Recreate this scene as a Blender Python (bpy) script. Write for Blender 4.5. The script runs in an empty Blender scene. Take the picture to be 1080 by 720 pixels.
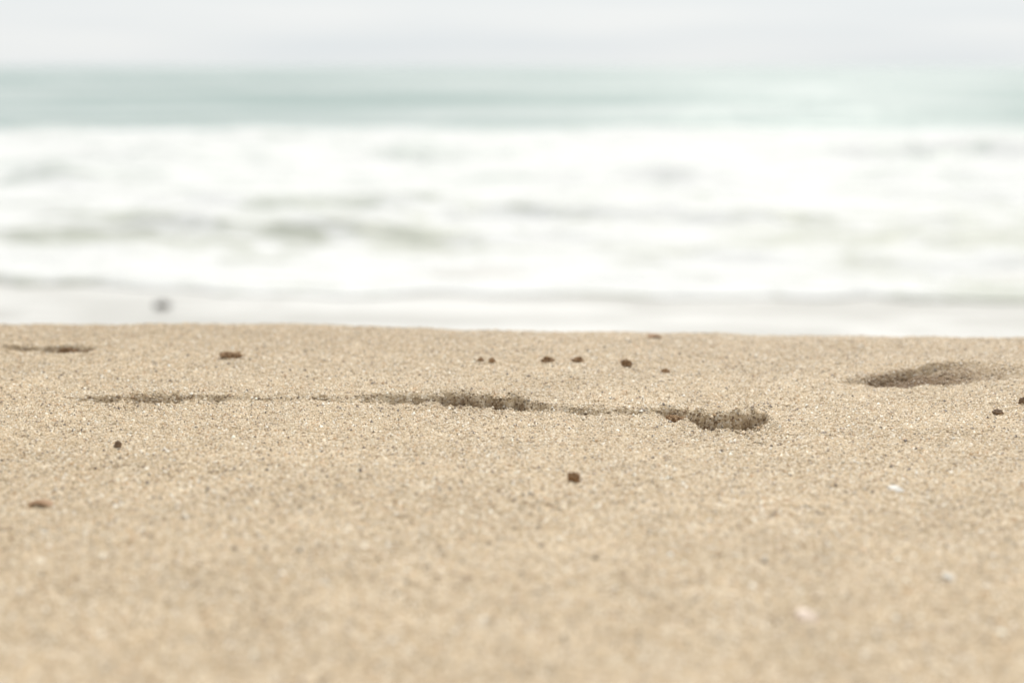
import bpy, math, random
import numpy as np
from mathutils import Vector, noise as mnoise

random.seed(4); rng = np.random.default_rng(11)
scene = bpy.context.scene
col = scene.collection

# ------------------------------------------------------------------ camera
H = 0.30; PITCH = math.atan(290/1500); SP, CP = math.sin(PITCH), math.cos(PITCH)
cd = bpy.data.cameras.new("camera"); cam = bpy.data.objects.new("camera", cd); col.objects.link(cam)
cam.location = (0, 0, H); cam.rotation_euler = (math.radians(90)-PITCH, 0, 0)
cd.sensor_width = 36; cd.lens = 50; cd.clip_start = 0.02; cd.clip_end = 100000
cd.dof.use_dof = True; cd.dof.focus_distance = 1.25; cd.dof.aperture_fstop = 3.0
scene.camera = cam

def at(px, py, z=0.0):
    dx = (px-540)/1500; dy = (360-py)/1500
    t = (H-z)/(SP-dy*CP)
    return t*dx, t*(CP+dy*SP), t

# ------------------------------------------------------------------ numpy noise
def vnoise(x, y, seed=0):
    x = np.asarray(x, float); y = np.asarray(y, float)
    xi = np.floor(x).astype(np.int64); yi = np.floor(y).astype(np.int64)
    fx = x-xi; fy = y-yi
    fx = fx*fx*(3-2*fx); fy = fy*fy*(3-2*fy)
    def h(a, b):
        v = (a*374761393+b*668265263+seed*144269504) & 0xffffffff
        v = ((v ^ (v >> 13))*1274126177) & 0xffffffff
        v = v ^ (v >> 16)
        return v/4294967296.0
    a = h(xi, yi)*(1-fx)+h(xi+1, yi)*fx
    b = h(xi, yi+1)*(1-fx)+h(xi+1, yi+1)*fx
    return (a*(1-fy)+b*fy)*2-1
def fbm(x, y, seed=0, oct=3):
    s = 0; a = 1; n = 0
    for k in range(oct):
        s = s+a*vnoise(x*2**k+17.3*k, y*2**k-9.1*k, seed+k); n += a; a *= .5
    return s/n
def sstep(a, b, v):
    t = np.clip((v-a)/(b-a), 0, 1); return t*t*(3-2*t)

# ------------------------------------------------------------------ sand relief
def yc(x): return 1.643-0.084*x+0.010*fbm(x*3, x*0, 5, 2)
def world_line(pts):
    w = [at(p[0], p[1]) for p in pts]
    return np.array([a[0] for a in w]), np.array([a[1] for a in w]), np.array([p[2] for p in pts])/1000
IMPR = [
    # px, py (top of the little scarp), depth in mm
    (world_line([(70,420,0),(92,419,4.6),(150,419,5.6),(225,419,5),(250,420,3.2),(300,420,3),(365,419,3.4),(385,418,4.4),(455,419,4.8),(475,420,8.5),(545,421,9.5),(564,424,5.2),
                 (582,427,3.2),(640,430,3.4),(692,430,4.4),(703,429,9),(722,430,5.5),(738,435,11),(770,436,14),(796,430,15),(806,430,8),(813,433,0)]), 0.045, 21),
    (world_line([(-5,366,0),(12,366,5),(60,366,6),(95,366,6),(105,366,0)]), 0.03, 31),
    (world_line([(865,398,0),(895,397,4),(925,395,8),(975,394,7),(1030,394,3),(1090,394,0)]), 0.07, 41),
]
SMO = [1, 1.2, 2.0]
def relief(x, y):
    e = y-yc(x)
    k = 0.04
    z = -0.25*k*np.logaddexp(0, e/k)
    z = np.maximum(z, -1.9)
    near = np.exp(-np.maximum(np.hypot(x, y-1.2)-2.5, 0))
    z = z+0.006*fbm(x*4, y*4, 1, 2)+0.0026*fbm(x*16, y*16, 2, 2)+near*(0.0013*fbm(x*55, y*55, 3, 2)+0.0009*fbm(x*170, y*170, 4, 2))
    damp_shade = .15*sstep(1.34, 1.62, y+.08*x)
    for ((lx, ly, D), dec, sd), sm in zip(IMPR, SMO):
        yl = np.interp(x, lx, ly)+(0.005*fbm(x*36, x*0+sd, sd, 3)+0.0035*fbm(x*260, y*60, sd+5, 2))/sm
        d = np.interp(x, lx, D, left=0, right=0)*np.maximum(1+0.45/sm*fbm(x*70, x*0+2, sd+9, 3), .1)
        v = yl-y
        clump = 1+0.5/sm*fbm(x*230, y*230, sd+12, 2)
        z = z-d*sstep(-0.002, 0.0045*sm, v)*np.exp(-np.maximum(v-0.006*sm, 0)/dec)*clump
        z = z+0.35*d*np.exp(-((v+0.008)/0.007)**2)*(1+fbm(x*120, y*120, sd+15, 2))/sm
        w = np.clip((d-.0026)/0.0072, 0, 1.15)*sstep(-0.002, 0.003, v)*(1-sstep(-.001, 0.012*sm, v+0.014*fbm(x*110, y*110, sd+3, 3)))  # darkens the scarp: moist sand plus groove shade put into the tint
        damp_shade = np.maximum(damp_shade, w)
    return z, damp_shade

MX, MY, _ = at(1005, 395)
def mound_h(x, y):
    u = (x-MX); v = y-MY
    s = np.where(v < 0, 0.024, 0.09)
    sx = np.where(u < 0, 0.062, 0.14)
    h = 0.0112*np.exp(-(u/sx)**2)*np.exp(-(v/s)**2)
    return h*(1+0.05*fbm(x*30, y*30, 61, 2))-0.0014
def mound_damp_shade(x, y):
    u = x-MX; v = y-MY
    return np.maximum(.12, sstep(0.020, -0.018, v+.003*fbm(x*60, y*60, 63, 2)+.1*np.maximum(u, 0))*sstep(0.09, -0.05, u))  # shade of the near side painted into the mound's colour, over slight wetness

# ------------------------------------------------------------------ mesh helper
def mesh_np(name, V, quads=None, tris=None, tint=None, mats=(), qmat=0, tmat=0, smooth=True):
    nq = 0 if quads is None else len(quads); nt = 0 if tris is None else len(tris)
    me = bpy.data.meshes.new(name)
    me.vertices.add(len(V)); me.vertices.foreach_set('co', np.asarray(V, np.float32).ravel())
    loops = np.concatenate([a for a in ((quads.ravel() if nq else None), (tris.ravel() if nt else None)) if a is not None]).astype(np.int32)
    me.loops.add(len(loops)); me.loops.foreach_set('vertex_index', loops)
    me.polygons.add(nq+nt)
    st = np.concatenate([np.arange(nq)*4, nq*4+np.arange(nt)*3]).astype(np.int32)
    me.polygons.foreach_set('loop_start', st)
    for m in mats: me.materials.append(m)
    me.polygons.foreach_set('material_index', np.concatenate([np.full(nq, qmat), np.full(nt, tmat)]).astype(np.int32))
    me.polygons.foreach_set('use_smooth', np.full(nq+nt, smooth, dtype=bool))
    me.update(calc_edges=True); me.validate()
    if tint is not None:
        a = me.attributes.new('tint', 'FLOAT_COLOR', 'POINT')
        a.data.foreach_set('color', np.concatenate([tint, np.ones((len(tint), 1))], 1).astype(np.float32).ravel())
    o = bpy.data.objects.new(name, me); col.objects.link(o)
    return o
def grid_faces(nx, ny):
    i = np.arange(ny-1)[:, None]*nx+np.arange(nx-1)[None, :]
    i = i.ravel()
    return np.stack([i, i+1, i+nx+1, i+nx], 1)

# ------------------------------------------------------------------ materials
class NT:
    def __init__(s, name):
        s.m = bpy.data.materials.new(name); s.m.use_nodes = True; s.t = s.m.node_tree
        s.b = s.t.nodes['Principled BSDF']
    def n(s, typ, **kw):
        o = s.t.nodes.new(typ)
        for k, v in kw.items():
            if k in o.inputs.keys(): o.inputs[k].default_value = v
            else: setattr(o, k, v)
        return o
    def l(s, a, b): s.t.links.new(a, b)
    def coord(s): return s.n('ShaderNodeTexCoord').outputs['Object']
    def scaled(s, c, v):
        o = s.n('ShaderNodeMapping'); o.inputs['Scale'].default_value = v; s.l(c, o.inputs['Vector']); return o.outputs[0]
    def math(s, op, a, b=None, c=None):
        o = s.n('ShaderNodeMath', operation=op)
        for i, v in enumerate((a, b, c)):
            if v is None: continue
            if isinstance(v, (int, float)): o.inputs[i].default_value = v
            else: s.l(v, o.inputs[i])
        return o.outputs[0]
    def mix(s, fac, a, b, blend='MIX'):
        o = s.n('ShaderNodeMix', data_type='RGBA', blend_type=blend)
        for inp, v in ((o.inputs[0], fac), (o.inputs[6], a), (o.inputs[7], b)):
            if isinstance(v, (int, float)): inp.default_value = v
            elif isinstance(v, tuple): inp.default_value = (*v, 1)
            else: s.l(v, inp)
        return o.outputs[2]
    def noise(s, vec, scale, detail=3, rough=.5, dist=0):
        o = s.n('ShaderNodeTexNoise', Scale=scale, Detail=detail, Roughness=rough, Distortion=dist); s.l(vec, o.inputs['Vector']); return o.outputs['Fac']
    def ramp(s, fac, stops):
        o = s.n('ShaderNodeValToRGB'); e = o.color_ramp.elements
        while len(e) < len(stops): e.new(.5)
        for k, (p, c) in enumerate(stops): e[k].position = p; e[k].color = (*c, 1)
        s.l(fac, o.inputs[0]); return o.outputs[0]
    def rng(s, v, a, b, c=0, d=1, smooth=True):
        o = s.n('ShaderNodeMapRange'); o.interpolation_type = 'SMOOTHSTEP' if smooth else 'LINEAR'
        s.l(v, o.inputs[0])
        for k, q in enumerate((a, b, c, d)): o.inputs[k+1].default_value = q
        return o.outputs[0]

def sand_material():
    t = NT('beach_sand'); c = t.coord()
    att = t.n('ShaderNodeAttribute', attribute_name='tint').outputs['Color']
    v = t.n('ShaderNodeTexVoronoi', Scale=560.0); t.l(c, v.inputs['Vector'])
    sep = t.n('ShaderNodeSeparateColor'); t.l(v.outputs['Color'], sep.inputs[0])
    g = t.ramp(sep.outputs[0], [(0, (.16,.11,.073)), (.1, (.32,.225,.137)), (.3, (.50,.377,.237)), (.62, (.60,.467,.309)), (.85, (.70,.577,.42)), (1, (.78,.69,.565))])
    big = t.rng(t.noise(c, 9, 3), .3, .7, .91, 1.07)
    cc = t.mix(1, g, att, 'MULTIPLY')
    hsv = t.n('ShaderNodeHueSaturation'); t.l(cc, hsv.inputs['Color']); t.l(big, hsv.inputs['Value'])
    t.l(hsv.outputs[0], t.b.inputs['Base Color'])
    t.b.inputs['Roughness'].default_value = .85; t.b.inputs['Specular IOR Level'].default_value = .25
    bp = t.n('ShaderNodeBump', Strength=.8, Distance=.0007); bp.invert = True
    t.l(v.outputs['Distance'], bp.inputs['Height']); t.l(bp.outputs[0], t.b.inputs['Normal'])
    return t.m
def grain_material():
    t = NT('sand_grain')
    att = t.n('ShaderNodeAttribute', attribute_name='tint').outputs['Color']
    t.l(att, t.b.inputs['Base Color'])
    t.b.inputs['Roughness'].default_value = .5; t.b.inputs['Specular IOR Level'].default_value = .35
    return t.m
M_SAND, M_GRAIN = sand_material(), grain_material()

DAMP_SHADE = np.array([.62, .69, .75])       # red, green, blue darkening for wet sand and for painted-in shade
PAL = np.array([(.565,.43,.27), (.65,.515,.347), (.735,.62,.457), (.49,.32,.175), (.13,.095,.066), (.85,.785,.67), (.31,.23,.16)])
PW = np.array([.29,.28,.16,.11,.04,.05,.07])
def grains(x, y, z, damp_shade, r):
    n = len(x)
    ang = rng.uniform(0, 6.28, n)[:, None]+np.arange(5)[None]*1.2566+rng.uniform(-.3, .3, (n, 5))
    rr = r[:, None]*rng.uniform(.78, 1.2, (n, 5))
    V = np.empty((n, 6, 3))
    V[:, :5, 0] = x[:, None]+np.cos(ang)*rr; V[:, :5, 1] = y[:, None]+np.sin(ang)*rr
    V[:, :5, 2] = z[:, None]-.2*r[:, None]+rng.uniform(-.2, .25, (n, 5))*r[:, None]
    V[:, 5, 0] = x+rng.uniform(-.35, .35, n)*r; V[:, 5, 1] = y+rng.uniform(-.35, .35, n)*r; V[:, 5, 2] = z+r*rng.uniform(.6, 1.15, n)
    b = (np.arange(n)*6)[:, None]
    k = np.arange(5)
    T = np.stack([b+k, b+(k+1) % 5, np.broadcast_to(b+5, (n, 5))], 2).reshape(-1, 3)
    c = PAL[rng.choice(len(PAL), n, p=PW)]*rng.uniform(.84, 1.12, (n, 1))
    c = c*(1+.18*fbm(x*120, y*120, 55, 2)+.09*fbm(x*30, y*30, 57, 2))[:, None]
    c = c*(1-DAMP_SHADE[None]*damp_shade[:, None])
    return V.reshape(-1, 3), T, np.repeat(np.clip(c, 0, .92), 6, axis=0)
def sizes(n): return np.clip(rng.lognormal(math.log(.00078), .40, n), .0004, .0023)

def tag(o, label=None, cat=None, group=None, kind=None):
    if label: o['label'] = label
    if cat: o['category'] = cat
    if group: o['group'] = group
    if kind: o['kind'] = kind
    return o

# ------------------------------------------------------------------ sand sheet + its grains, one object
def axis(lo, a, b, hi, step, grow=1.25):
    mid = list(np.arange(a, b, step)); s = step; up = [mid[-1]]
    while up[-1] < hi: s *= grow; up.append(up[-1]+s)
    s = step; dn = [a]
    while dn[-1] > lo: s *= grow; dn.append(dn[-1]-s)
    return np.array(dn[:0:-1]+mid+up[1:])
xs = axis(-60, -.75, .75, 60, .0022); ys = axis(-25, .55, 1.8, 30, .0019)
X, Y = np.meshgrid(xs, ys); Z, DMP_SHADE = relief(X.ravel(), Y.ravel())
V0 = np.stack([X.ravel(), Y.ravel(), Z], 1); Q0 = grid_faces(len(xs), len(ys))
T0 = 1-DAMP_SHADE[None]*DMP_SHADE[:, None]
N = 640000
gy = rng.uniform(.52, 1.80, N); gx = rng.uniform(-.86, .86, N)
keep = np.abs(gx) < (.40*gy+.14); gx, gy = gx[keep], gy[keep]
gz, gd = relief(gx, gy)
GV, GT, GC = grains(gx, gy, gz, gd, sizes(len(gx)))
sand = mesh_np('sand', np.concatenate([V0, GV]), Q0, GT+len(V0), np.concatenate([T0, GC]), (M_SAND, M_GRAIN), 0, 1)
tag(sand, kind='structure'); sand['label'] = 'coarse tan beach sand with a long shallow dark edged dent'

# ------------------------------------------------------------------ mound
mx = np.arange(MX-.18, MX+.34, .0017); my = np.arange(MY-.06, MY+.21, .0017)
X, Y = np.meshgrid(mx, my); X = X.ravel(); Y = Y.ravel()
sz, sd = relief(X, Y); hm = mound_h(X, Y); dm = mound_damp_shade(X, Y)
Q = grid_faces(len(mx), len(my))
Q = Q[(hm[Q] > -.0011).any(axis=1)]
n = 40000
ax = rng.uniform(MX-.18, MX+.34, n); ay = rng.uniform(MY-.06, MY+.21, n); ah = mound_h(ax, ay); k = ah > -.0003
ax, ay, ah = ax[k], ay[k], ah[k]; az, _ = relief(ax, ay)
GV, GT, GC = grains(ax, ay, az+ah, mound_damp_shade(ax, ay), sizes(len(ax))*.85)
mound = mesh_np('sand_mound', np.concatenate([np.stack([X, Y, sz+hm], 1), GV]), Q, GT+len(X),
                np.concatenate([1-DAMP_SHADE[None]*dm[:, None], GC]), (M_SAND, M_GRAIN), 0, 1)
tag(mound, 'low rounded heap of sand with a dark near side at the right', 'sand mound')

# ------------------------------------------------------------------ clods, pebbles, shell chips
def lump_material(name, c1, c2, rough=.8, scale=400):
    t = NT(name); c = t.coord()
    t.l(t.ramp(t.noise(c, scale, 4, .65), [(.3, c1), (.7, c2)]), t.b.inputs['Base Color'])
    t.b.inputs['Roughness'].default_value = rough
    bp = t.n('ShaderNodeBump', Strength=.6, Distance=.0005); t.l(t.noise(c, scale*2, 3), bp.inputs['Height']); t.l(bp.outputs[0], t.b.inputs['Normal'])
    return t.m
M_BROWN = lump_material('brown_pebble', (.15,.075,.032), (.33,.19,.085), .8)
M_STONE = lump_material('dark_stone', (.12,.07,.04), (.26,.165,.09), .7, 250)
M_RED = lump_material('rust_chip', (.29,.165,.085), (.42,.26,.14), .7, 300)
M_SHELL = lump_material('white_shell', (.64,.60,.53), (.82,.78,.71), .5, 200)
M_PINK = lump_material('pink_shell', (.68,.52,.42), (.80,.67,.55), .5, 200)

import bmesh
def link_bm(name, bm, mat, loc, rz):
    for f in bm.faces: f.smooth = True
    me = bpy.data.meshes.new(name); bm.to_mesh(me); bm.free(); me.materials.append(mat)
    o = bpy.data.objects.new(name, me); col.objects.link(o); o.location = loc; o.rotation_euler = (0, 0, rz); return o
def ground(px, py):
    x, y, t = at(px, py)
    z = float(relief(np.array([x]), np.array([y]))[0][0])
    return x, y, z, t
def lump(name, px, py, w, h, mat, seed, rough=.35, depth=.8, crumb=.18, tint=None):
    x, y, z, t = ground(px, py+h/2*.8); s = t/1500
    rx, rz_ = w*s/2, h*s*.6; ry = rx*depth
    bm = bmesh.new(); bmesh.ops.create_icosphere(bm, subdivisions=5, radius=1)
    off = Vector((seed*3.7, seed*1.3, seed*7.1))
    for v in bm.verts:
        p = v.co.copy()
        d = 1+rough*mnoise.noise(p*1.3+off)+crumb*mnoise.noise(p*3.6+off)+crumb*.5*mnoise.noise(p*8+off)
        p *= d
        q = Vector((p.x*rx, p.y*ry, p.z*rz_+rz_*.3))
        if tint: q += v.co*.0007*mnoise.noise(q*900+off)
        v.co = q
    o = link_bm(name, bm, mat, (x, y+ry*.5, z), 0)
    if tint:
        a = o.data.attributes.new('tint', 'FLOAT_COLOR', 'POINT')
        a.data.foreach_set('color', [tint, tint*.80, tint*.64, 1]*len(o.data.vertices))
    return o
def chip(name, px, py, w, h, mat, seed, tilt=.5, rz=.4):
    """a broken piece of shell: curved, ribbed, with an uneven outline and real thickness"""
    x, y, z, t = ground(px, py+h/2*.7); s = t/1500; R = w*s/2
    bm = bmesh.new(); nr, na = 7, 36; rings = {}
    for side in (0, 1):
        for i in range(nr+1):
            for a in range(na):
                th = a/na*2*math.pi; f = i/nr
                out = R*(1+.22*math.sin(2*th+seed)+.14*math.sin(3*th+seed*2.3)+.08*math.sin(7*th+seed))
                q = f*out; px_, py_ = q*math.cos(th), q*math.sin(th)*.72
                zz = .35*R-.3*(px_**2+py_**2)/R+.03*R*math.sin(px_/R*22)-side*R*.13
                rings[side, i, a] = bm.verts.new((px_, py_, zz)) if (i or a == 0) else rings[side, 0, 0]
    for side in (0, 1):
        for i in range(nr):
            for a in range(na):
                b = (a+1) % na
                vs = [rings[side, i, a], rings[side, i+1, a], rings[side, i+1, b], rings[side, i, b]]
                u = []
                for q in vs:
                    if q not in u: u.append(q)
                if side: u.reverse()
                bm.faces.new(u)
    for a in range(na):
        b = (a+1) % na
        bm.faces.new([rings[0, nr, a], rings[1, nr, a], rings[1, nr, b], rings[0, nr, b]])
    bmesh.ops.recalc_face_normals(bm, faces=bm.faces)
    o = link_bm(name, bm, mat, (x, y, z+R*.06), rz); o.rotation_euler = (tilt, .1, rz); return o

CREST = 'small clods scattered on the sand below the crest'
CL = [
 (243,374,21,7, .60, 'flat brown clod alone on the far sand at the left'),
 (578,381,12,7, .56, 'dark round clod, first of the three bigger ones in the far row'),
 (610,382,10,6, .65, 'lighter brown flat clod, middle of the three bigger ones in the far row'),
 (661,382,10,9, .53, 'dark upright clod, rightmost of the three bigger ones in the far row'),
 (702,387,8,5, .65, 'faint brown crumb at the right end of the far row of clods'),
 (519,381,7,5, .68, 'tiny brown crumb at the left end of the far row, right one of a pair'),
 (507,380,6,5, .64, 'tiny dark crumb at the left end of the far row, left one of a pair'),
]
for i, (px, py, w, h, tn, lab) in enumerate(CL):
    tag(lump('sand_clod', px, py, w, h, M_SAND, i+1, .45, .8, .3, tn), lab, 'clod', CREST)
tag(lump('sand_clod', 74, 365, 30, 6, M_SAND, 21, .5, .5, .4, .52), 'crumbly dark clump at the right end of the thin far left streak', 'clod')
tag(lump('sand_clod', 714, 430, 24, 8, M_SAND, 23, .45, .6, .35, .62), 'crumbly brown lump on the rim of the long dent, left of its dark end', 'clod')
tag(lump('sand_clod', 790, 431, 24, 8, M_SAND, 24, .45, .35, .4, .46), 'dark crumbly clump at the right end of the long dent', 'clod')
tag(lump('pebble', 605, 504, 12, 13, M_BROWN, 31, .45, .8, .25), 'dark brown pebble standing alone on near sand in the middle', 'pebble')
tag(lump('pebble', 124, 472, 8, 8, M_STONE, 32, .4), 'small dark pebble below the left end of the long dent', 'pebble')
tag(lump('pebble', 1053, 435, 10, 6, M_STONE, 33, .4), 'small dark pebble right of the long dent, near the right edge', 'pebble')
tag(lump('pebble', 1078, 427, 8, 8, M_STONE, 34, .4), 'dark pebble cut by the right edge of view', 'pebble')
tag(chip('shell_chip', 690, 351, 17, 7, M_RED, 1.2, .1), 'rust red chip lying on the crest against the surf', 'shell')
tag(chip('shell_chip', 45, 533, 26, 6, M_RED, 2.1, .0, .2), 'rust brown flat chip at the left of the near sand', 'shell')
tag(chip('shell_chip', 945, 511, 18, 8, M_SHELL, 3.4, .25, -.3), 'white shell chip on the right of the near sand', 'shell')
tag(chip('shell_chip', 851, 645, 27, 19, M_PINK, 4.2, .4, .5), 'pinkish white shell chip, nearest of the pale chips', 'shell')
tag(chip('shell_chip', 1000, 601, 17, 12, M_SHELL, 5.5, .3, 1.0), 'small pale blurred shell chip between the two bigger pale chips', 'shell')

# ------------------------------------------------------------------ water
SEA = -1.0
def sea_material():
    t = NT('sea_water'); c = t.coord()
    mp = t.scaled(c, (.25, 1, 1))
    y = t.n('ShaderNodeSeparateXYZ'); t.l(c, y.inputs[0]); y = y.outputs[1]
    n1 = t.noise(mp, .10, 3, .55, .4)
    n3 = t.noise(t.scaled(c, (.2, 1, 1)), .26, 5, .65, .3)
    k = t.math('ADD', t.math('MULTIPLY', n1, .5), t.math('MULTIPLY', n3, .5))
    cc = t.mix(t.rng(k, .42, .57), (.275,.37,.345), (.475,.53,.51))
    # scattered foam lying behind the breaker
    n2 = t.noise(t.scaled(c, (.3, 1, 1)), .5, 4, .6, .5)
    fo = t.math('MULTIPLY', t.rng(t.math('ADD', n2, t.rng(y, 50, 26, -.2, .0)), .5, .66), .8)
    cc = t.mix(fo, cc, (.62,.645,.62))
    t.l(cc, t.b.inputs['Base Color']); t.b.inputs['Roughness'].default_value = .35
    t.b.inputs['IOR'].default_value = 1.33; t.b.inputs['Specular IOR Level'].default_value = .4
    bp = t.n('ShaderNodeBump', Strength=.6, Distance=.3); t.l(t.noise(mp, 1.2, 4, .6), bp.inputs['Height']); t.l(bp.outputs[0], t.b.inputs['Normal'])
    return t.m
def surf_material():
    t = NT('surf_foam'); c = t.coord()
    sp = t.n('ShaderNodeSeparateXYZ'); t.l(c, sp.inputs[0]); y = sp.outputs[1]
    n1 = t.noise(t.scaled(c, (.6, 1, 1)), 1.0, 6, .68, 1.0); n2 = t.noise(t.scaled(c, (.5, 1, 1)), 4.4, 5, .7, 1.0)
    n3 = t.noise(t.scaled(c, (.25, 1, 1)), .8, 3, .6, .3)
    k = t.math('ADD', t.math('ADD', t.math('MULTIPLY', n1, .52), t.math('MULTIPLY', n2, .30)), t.math('MULTIPLY', n3, .18))
    band = t.math('MULTIPLY', t.rng(y, 8.9, 10.4), t.rng(y, 13.6, 11.2))
    far = t.math('MULTIPLY', t.rng(y, 13, 15), .012)
    k = t.math('ADD', k, t.math('ADD', t.math('MULTIPLY', band, .048), far))
    f = t.rng(k, .512, .59)
    tone = t.mix(t.rng(y, 10, 18), (.50,.515,.44), (.56,.60,.56))
    cc = t.mix(f, (.805,.805,.79), tone)
    t.l(cc, t.b.inputs['Base Color'])
    t.l(t.math('MULTIPLY_ADD', f, -.4, .8), t.b.inputs['Roughness'])
    t.b.inputs['Specular IOR Level'].default_value = .25
    bp = t.n('ShaderNodeBump', Strength=.8, Distance=.09); t.l(n2, bp.inputs['Height']); t.l(bp.outputs[0], t.b.inputs['Normal'])
    return t.m
def wash_material():
    t = NT('thin_wash'); c = t.coord()
    n1 = t.noise(t.scaled(c, (.35, 1, 1)), 2.4, 5, .65, .6)
    t.l(t.mix(t.rng(n1, .42, .60), (.56,.54,.495), (.77,.75,.71)), t.b.inputs['Base Color'])
    t.b.inputs['Roughness'].default_value = .3; t.b.inputs['IOR'].default_value = 1.33
    return t.m

# open sea: widening grid to the horizon
ry = np.concatenate([np.linspace(4.8, 20, 12), np.geomspace(20.5, 400, 320), np.geomspace(420, 40000, 40)])
rs = np.linspace(-1, 1, 241)
Yg = np.repeat(ry[:, None], len(rs), 1); Xg = rs[None]*(30+ry[:, None]*1.1)
x, y = Xg.ravel(), Yg.ravel()
amp = np.clip((y-24)/10, 0, 1)*np.exp(-np.maximum(y-150, 0)/120)
ph = y+4*fbm(x*.03, y*.02, 71, 2)
z = SEA+amp*(.18*np.sin(ph*2*math.pi/17)*(.5+1.1*np.clip(fbm(x*.06, y*.05, 72, 2)+.4, 0, 1.5))+.10*fbm(x*.2, y*.7, 73, 3))
z = np.where(y < 24, SEA-.12, z)
sea = mesh_np('sea', np.stack([x, y, z], 1), grid_faces(len(rs), len(ry)), mats=(sea_material(),)); tag(sea, kind='structure')

# broken surf: foam sheet with its low bores, ending on the wash in a thin lip
sx = np.concatenate([np.linspace(-60, -15, 40)[:-1], np.linspace(-15, 15, 460), np.linspace(15, 60, 40)[1:]])
sv = np.concatenate([[-.0001], np.linspace(0, .25, 26), np.linspace(.3, 8, 200), np.geomspace(8.1, 26, 150)])
Xg, Vg = np.meshgrid(sx, sv); x = Xg.ravel(); v = Vg.ravel()
front = 8.15-.075*np.clip(x, -8, 8)+.42*fbm(x*.5, x*0, 81, 3)+.20*fbm(x*1.9, x*0, 83, 3)
y = front+np.maximum(v, 0)
lip = np.clip(.35+1.5*fbm(x*.6, x*0+4, 84, 3), .0, 1.1)
z = SEA+.006+(.003+.032*lip)*(1-np.exp(-np.maximum(v, 0)/(.07+.12*(1-np.minimum(lip, 1)))))
def bore(yc_, a, wf, wb, sd, wob=.5):
    yy = y-yc_-wob*fbm(x*.45, x*0+sd, sd, 3)-.3*fbm(x*1.5, x*0, sd+2, 3)
    aa = .9*a*np.clip(.6+2.0*fbm(x*.6, x*0+3, sd+4, 3), .0, 2)
    return aa*np.where(yy < 0, np.exp(-(yy/wf)**2), np.exp(-(yy/wb)**2))
z = z+bore(9.5, .04, .2, .6, 80, .4)+bore(10.6, .09, .20, .8, 82, .7)+bore(11.8, .09, .20, .8, 84, .8)+bore(13.6, .11, .28, .9, 85, 1.1)+bore(16.4, .14, .4, 1.4, 88, 1.3)+bore(20.0, .15, .5, 1.6, 91, 1.4)
big = y-25-.8*fbm(x*.2, x*0, 95, 3)
z = z+(.17+.07*fbm(x*.6, y*.4, 96, 3))*np.where(big < 0, np.exp(-(big/1.3)**2), np.exp(-(big/2.2)**2))
z = z+.04*fbm(x*1.5, y*1.8, 97, 3)*np.clip(v*2-.3, 0, 1)
z = np.where(v < 0, SEA-.05, z)
z = z-sstep(26.5, 31, y)*.6
surf = mesh_np('surf', np.stack([x, y, z], 1), grid_faces(len(sx), len(sv)), mats=(surf_material(),)); tag(surf, kind='structure')

# thin wash on the beach face
wx = np.linspace(-60, 60, 600); wy = np.linspace(4.6, 10, 120)
Xg, Yg = np.meshgrid(wx, wy); x, y = Xg.ravel(), Yg.ravel()
z = SEA+.006*fbm(x*1.2, y*1.2, 101, 3)+np.clip(6.6-y, -.6, 2)*.01
wash = mesh_np('shore_wash', np.stack([x, y, z], 1), grid_faces(len(wx), len(wy)), mats=(wash_material(),)); tag(wash, kind='structure')

# stone on the wash
xw, yw, tw = at(171, 323, SEA)
def stone_on_wash():
    bm = bmesh.new(); bmesh.ops.create_icosphere(bm, subdivisions=4, radius=1)
    for q in bm.verts:
        p = q.co*(1+.3*mnoise.noise(q.co*1.4+Vector((9, 2, 4)))+.06*mnoise.noise(q.co*4))
        q.co = Vector((p.x*.046, p.y*.036, p.z*.018+.008))
    return link_bm('beach_stone', bm, lump_material('wet_stone', (.02,.013,.008), (.05,.034,.022), .85, 60), (xw, yw, SEA), .1)
tag(stone_on_wash(), 'dark rounded stone lying in the pale wash before the surf', 'stone')

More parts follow.
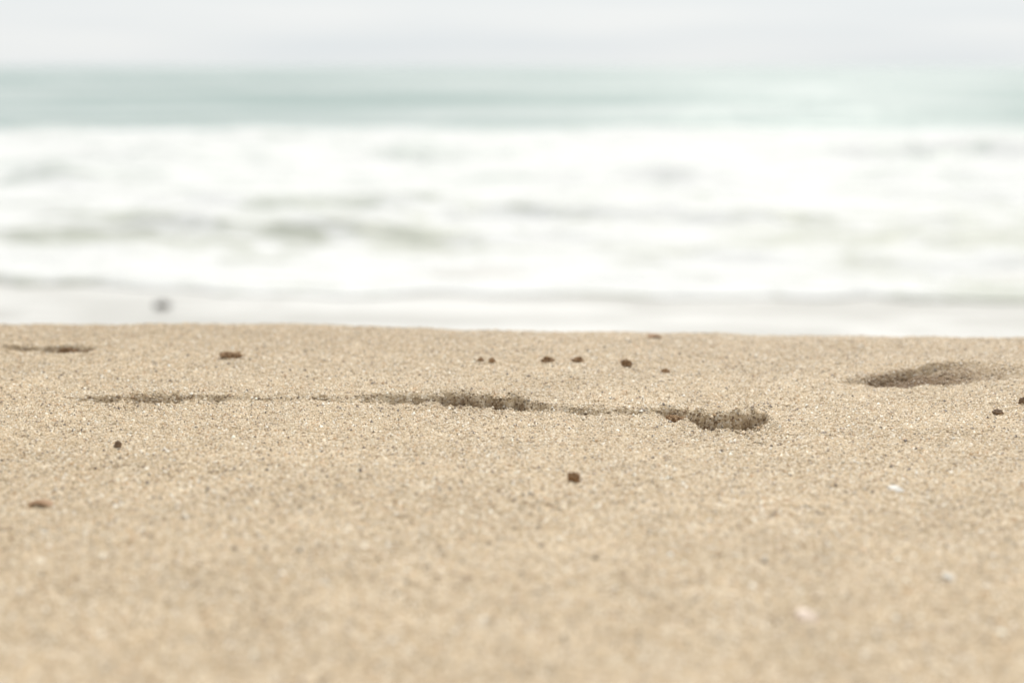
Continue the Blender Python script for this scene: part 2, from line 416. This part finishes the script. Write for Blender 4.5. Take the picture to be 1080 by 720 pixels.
# ------------------------------------------------------------------ light
ELEV, AZ = math.radians(46), math.radians(14)      # azimuth measured from the sea (+Y) towards the right
w = bpy.data.worlds.new("World"); scene.world = w; w.use_nodes = True
nt = w.node_tree; bg = nt.nodes['Background']
sky = nt.nodes.new('ShaderNodeTexSky'); sky.sky_type = 'NISHITA'; sky.sun_disc = False
sky.sun_elevation = ELEV; sky.sun_rotation = AZ; sky.dust_density = 3
hs = nt.nodes.new('ShaderNodeHueSaturation'); hs.inputs['Saturation'].default_value = .4; nt.links.new(sky.outputs[0], hs.inputs['Color'])
tc = nt.nodes.new('ShaderNodeTexCoord'); mp = nt.nodes.new('ShaderNodeMapping'); mp.inputs['Scale'].default_value = (2, 2, 30)
nt.links.new(tc.outputs['Generated'], mp.inputs[0])
nz = nt.nodes.new('ShaderNodeTexNoise'); nz.inputs['Scale'].default_value = 1.4; nz.inputs['Detail'].default_value = 3; nt.links.new(mp.outputs[0], nz.inputs['Vector'])
cr = nt.nodes.new('ShaderNodeValToRGB'); cr.color_ramp.elements[0].position = .35; cr.color_ramp.elements[1].position = .65
cr.color_ramp.elements[0].color = (.82, .865, .885, 1); cr.color_ramp.elements[1].color = (.93, .95, .945, 1)
nt.links.new(nz.outputs['Fac'], cr.inputs[0])
sc = nt.nodes.new('ShaderNodeMix'); sc.data_type = 'RGBA'; sc.blend_type = 'MULTIPLY'; sc.inputs[0].default_value = 1; sc.inputs[7].default_value = (10, 10, 10, 1)
nt.links.new(cr.outputs[0], sc.inputs[6])
mx_ = nt.nodes.new('ShaderNodeMix'); mx_.data_type = 'RGBA'; mx_.inputs[0].default_value = .88
nt.links.new(hs.outputs[0], mx_.inputs[6]); nt.links.new(sc.outputs[2], mx_.inputs[7])
nt.links.new(mx_.outputs[2], bg.inputs['Color']); bg.inputs['Strength'].default_value = .1
sd_ = bpy.data.lights.new('sun', 'SUN'); sd_.energy = 2.35; sd_.angle = math.radians(4); sd_.color = (1, .955, .885)
so = bpy.data.objects.new('sun', sd_); col.objects.link(so)
L = Vector((math.sin(AZ)*math.cos(ELEV), math.cos(AZ)*math.cos(ELEV), math.sin(ELEV)))
so.rotation_euler = L.to_track_quat('Z', 'Y').to_euler(); so.location = (0, 0, 20)
scene.view_settings.view_transform = 'Standard'; scene.view_settings.look = 'None'; scene.view_settings.exposure = 0
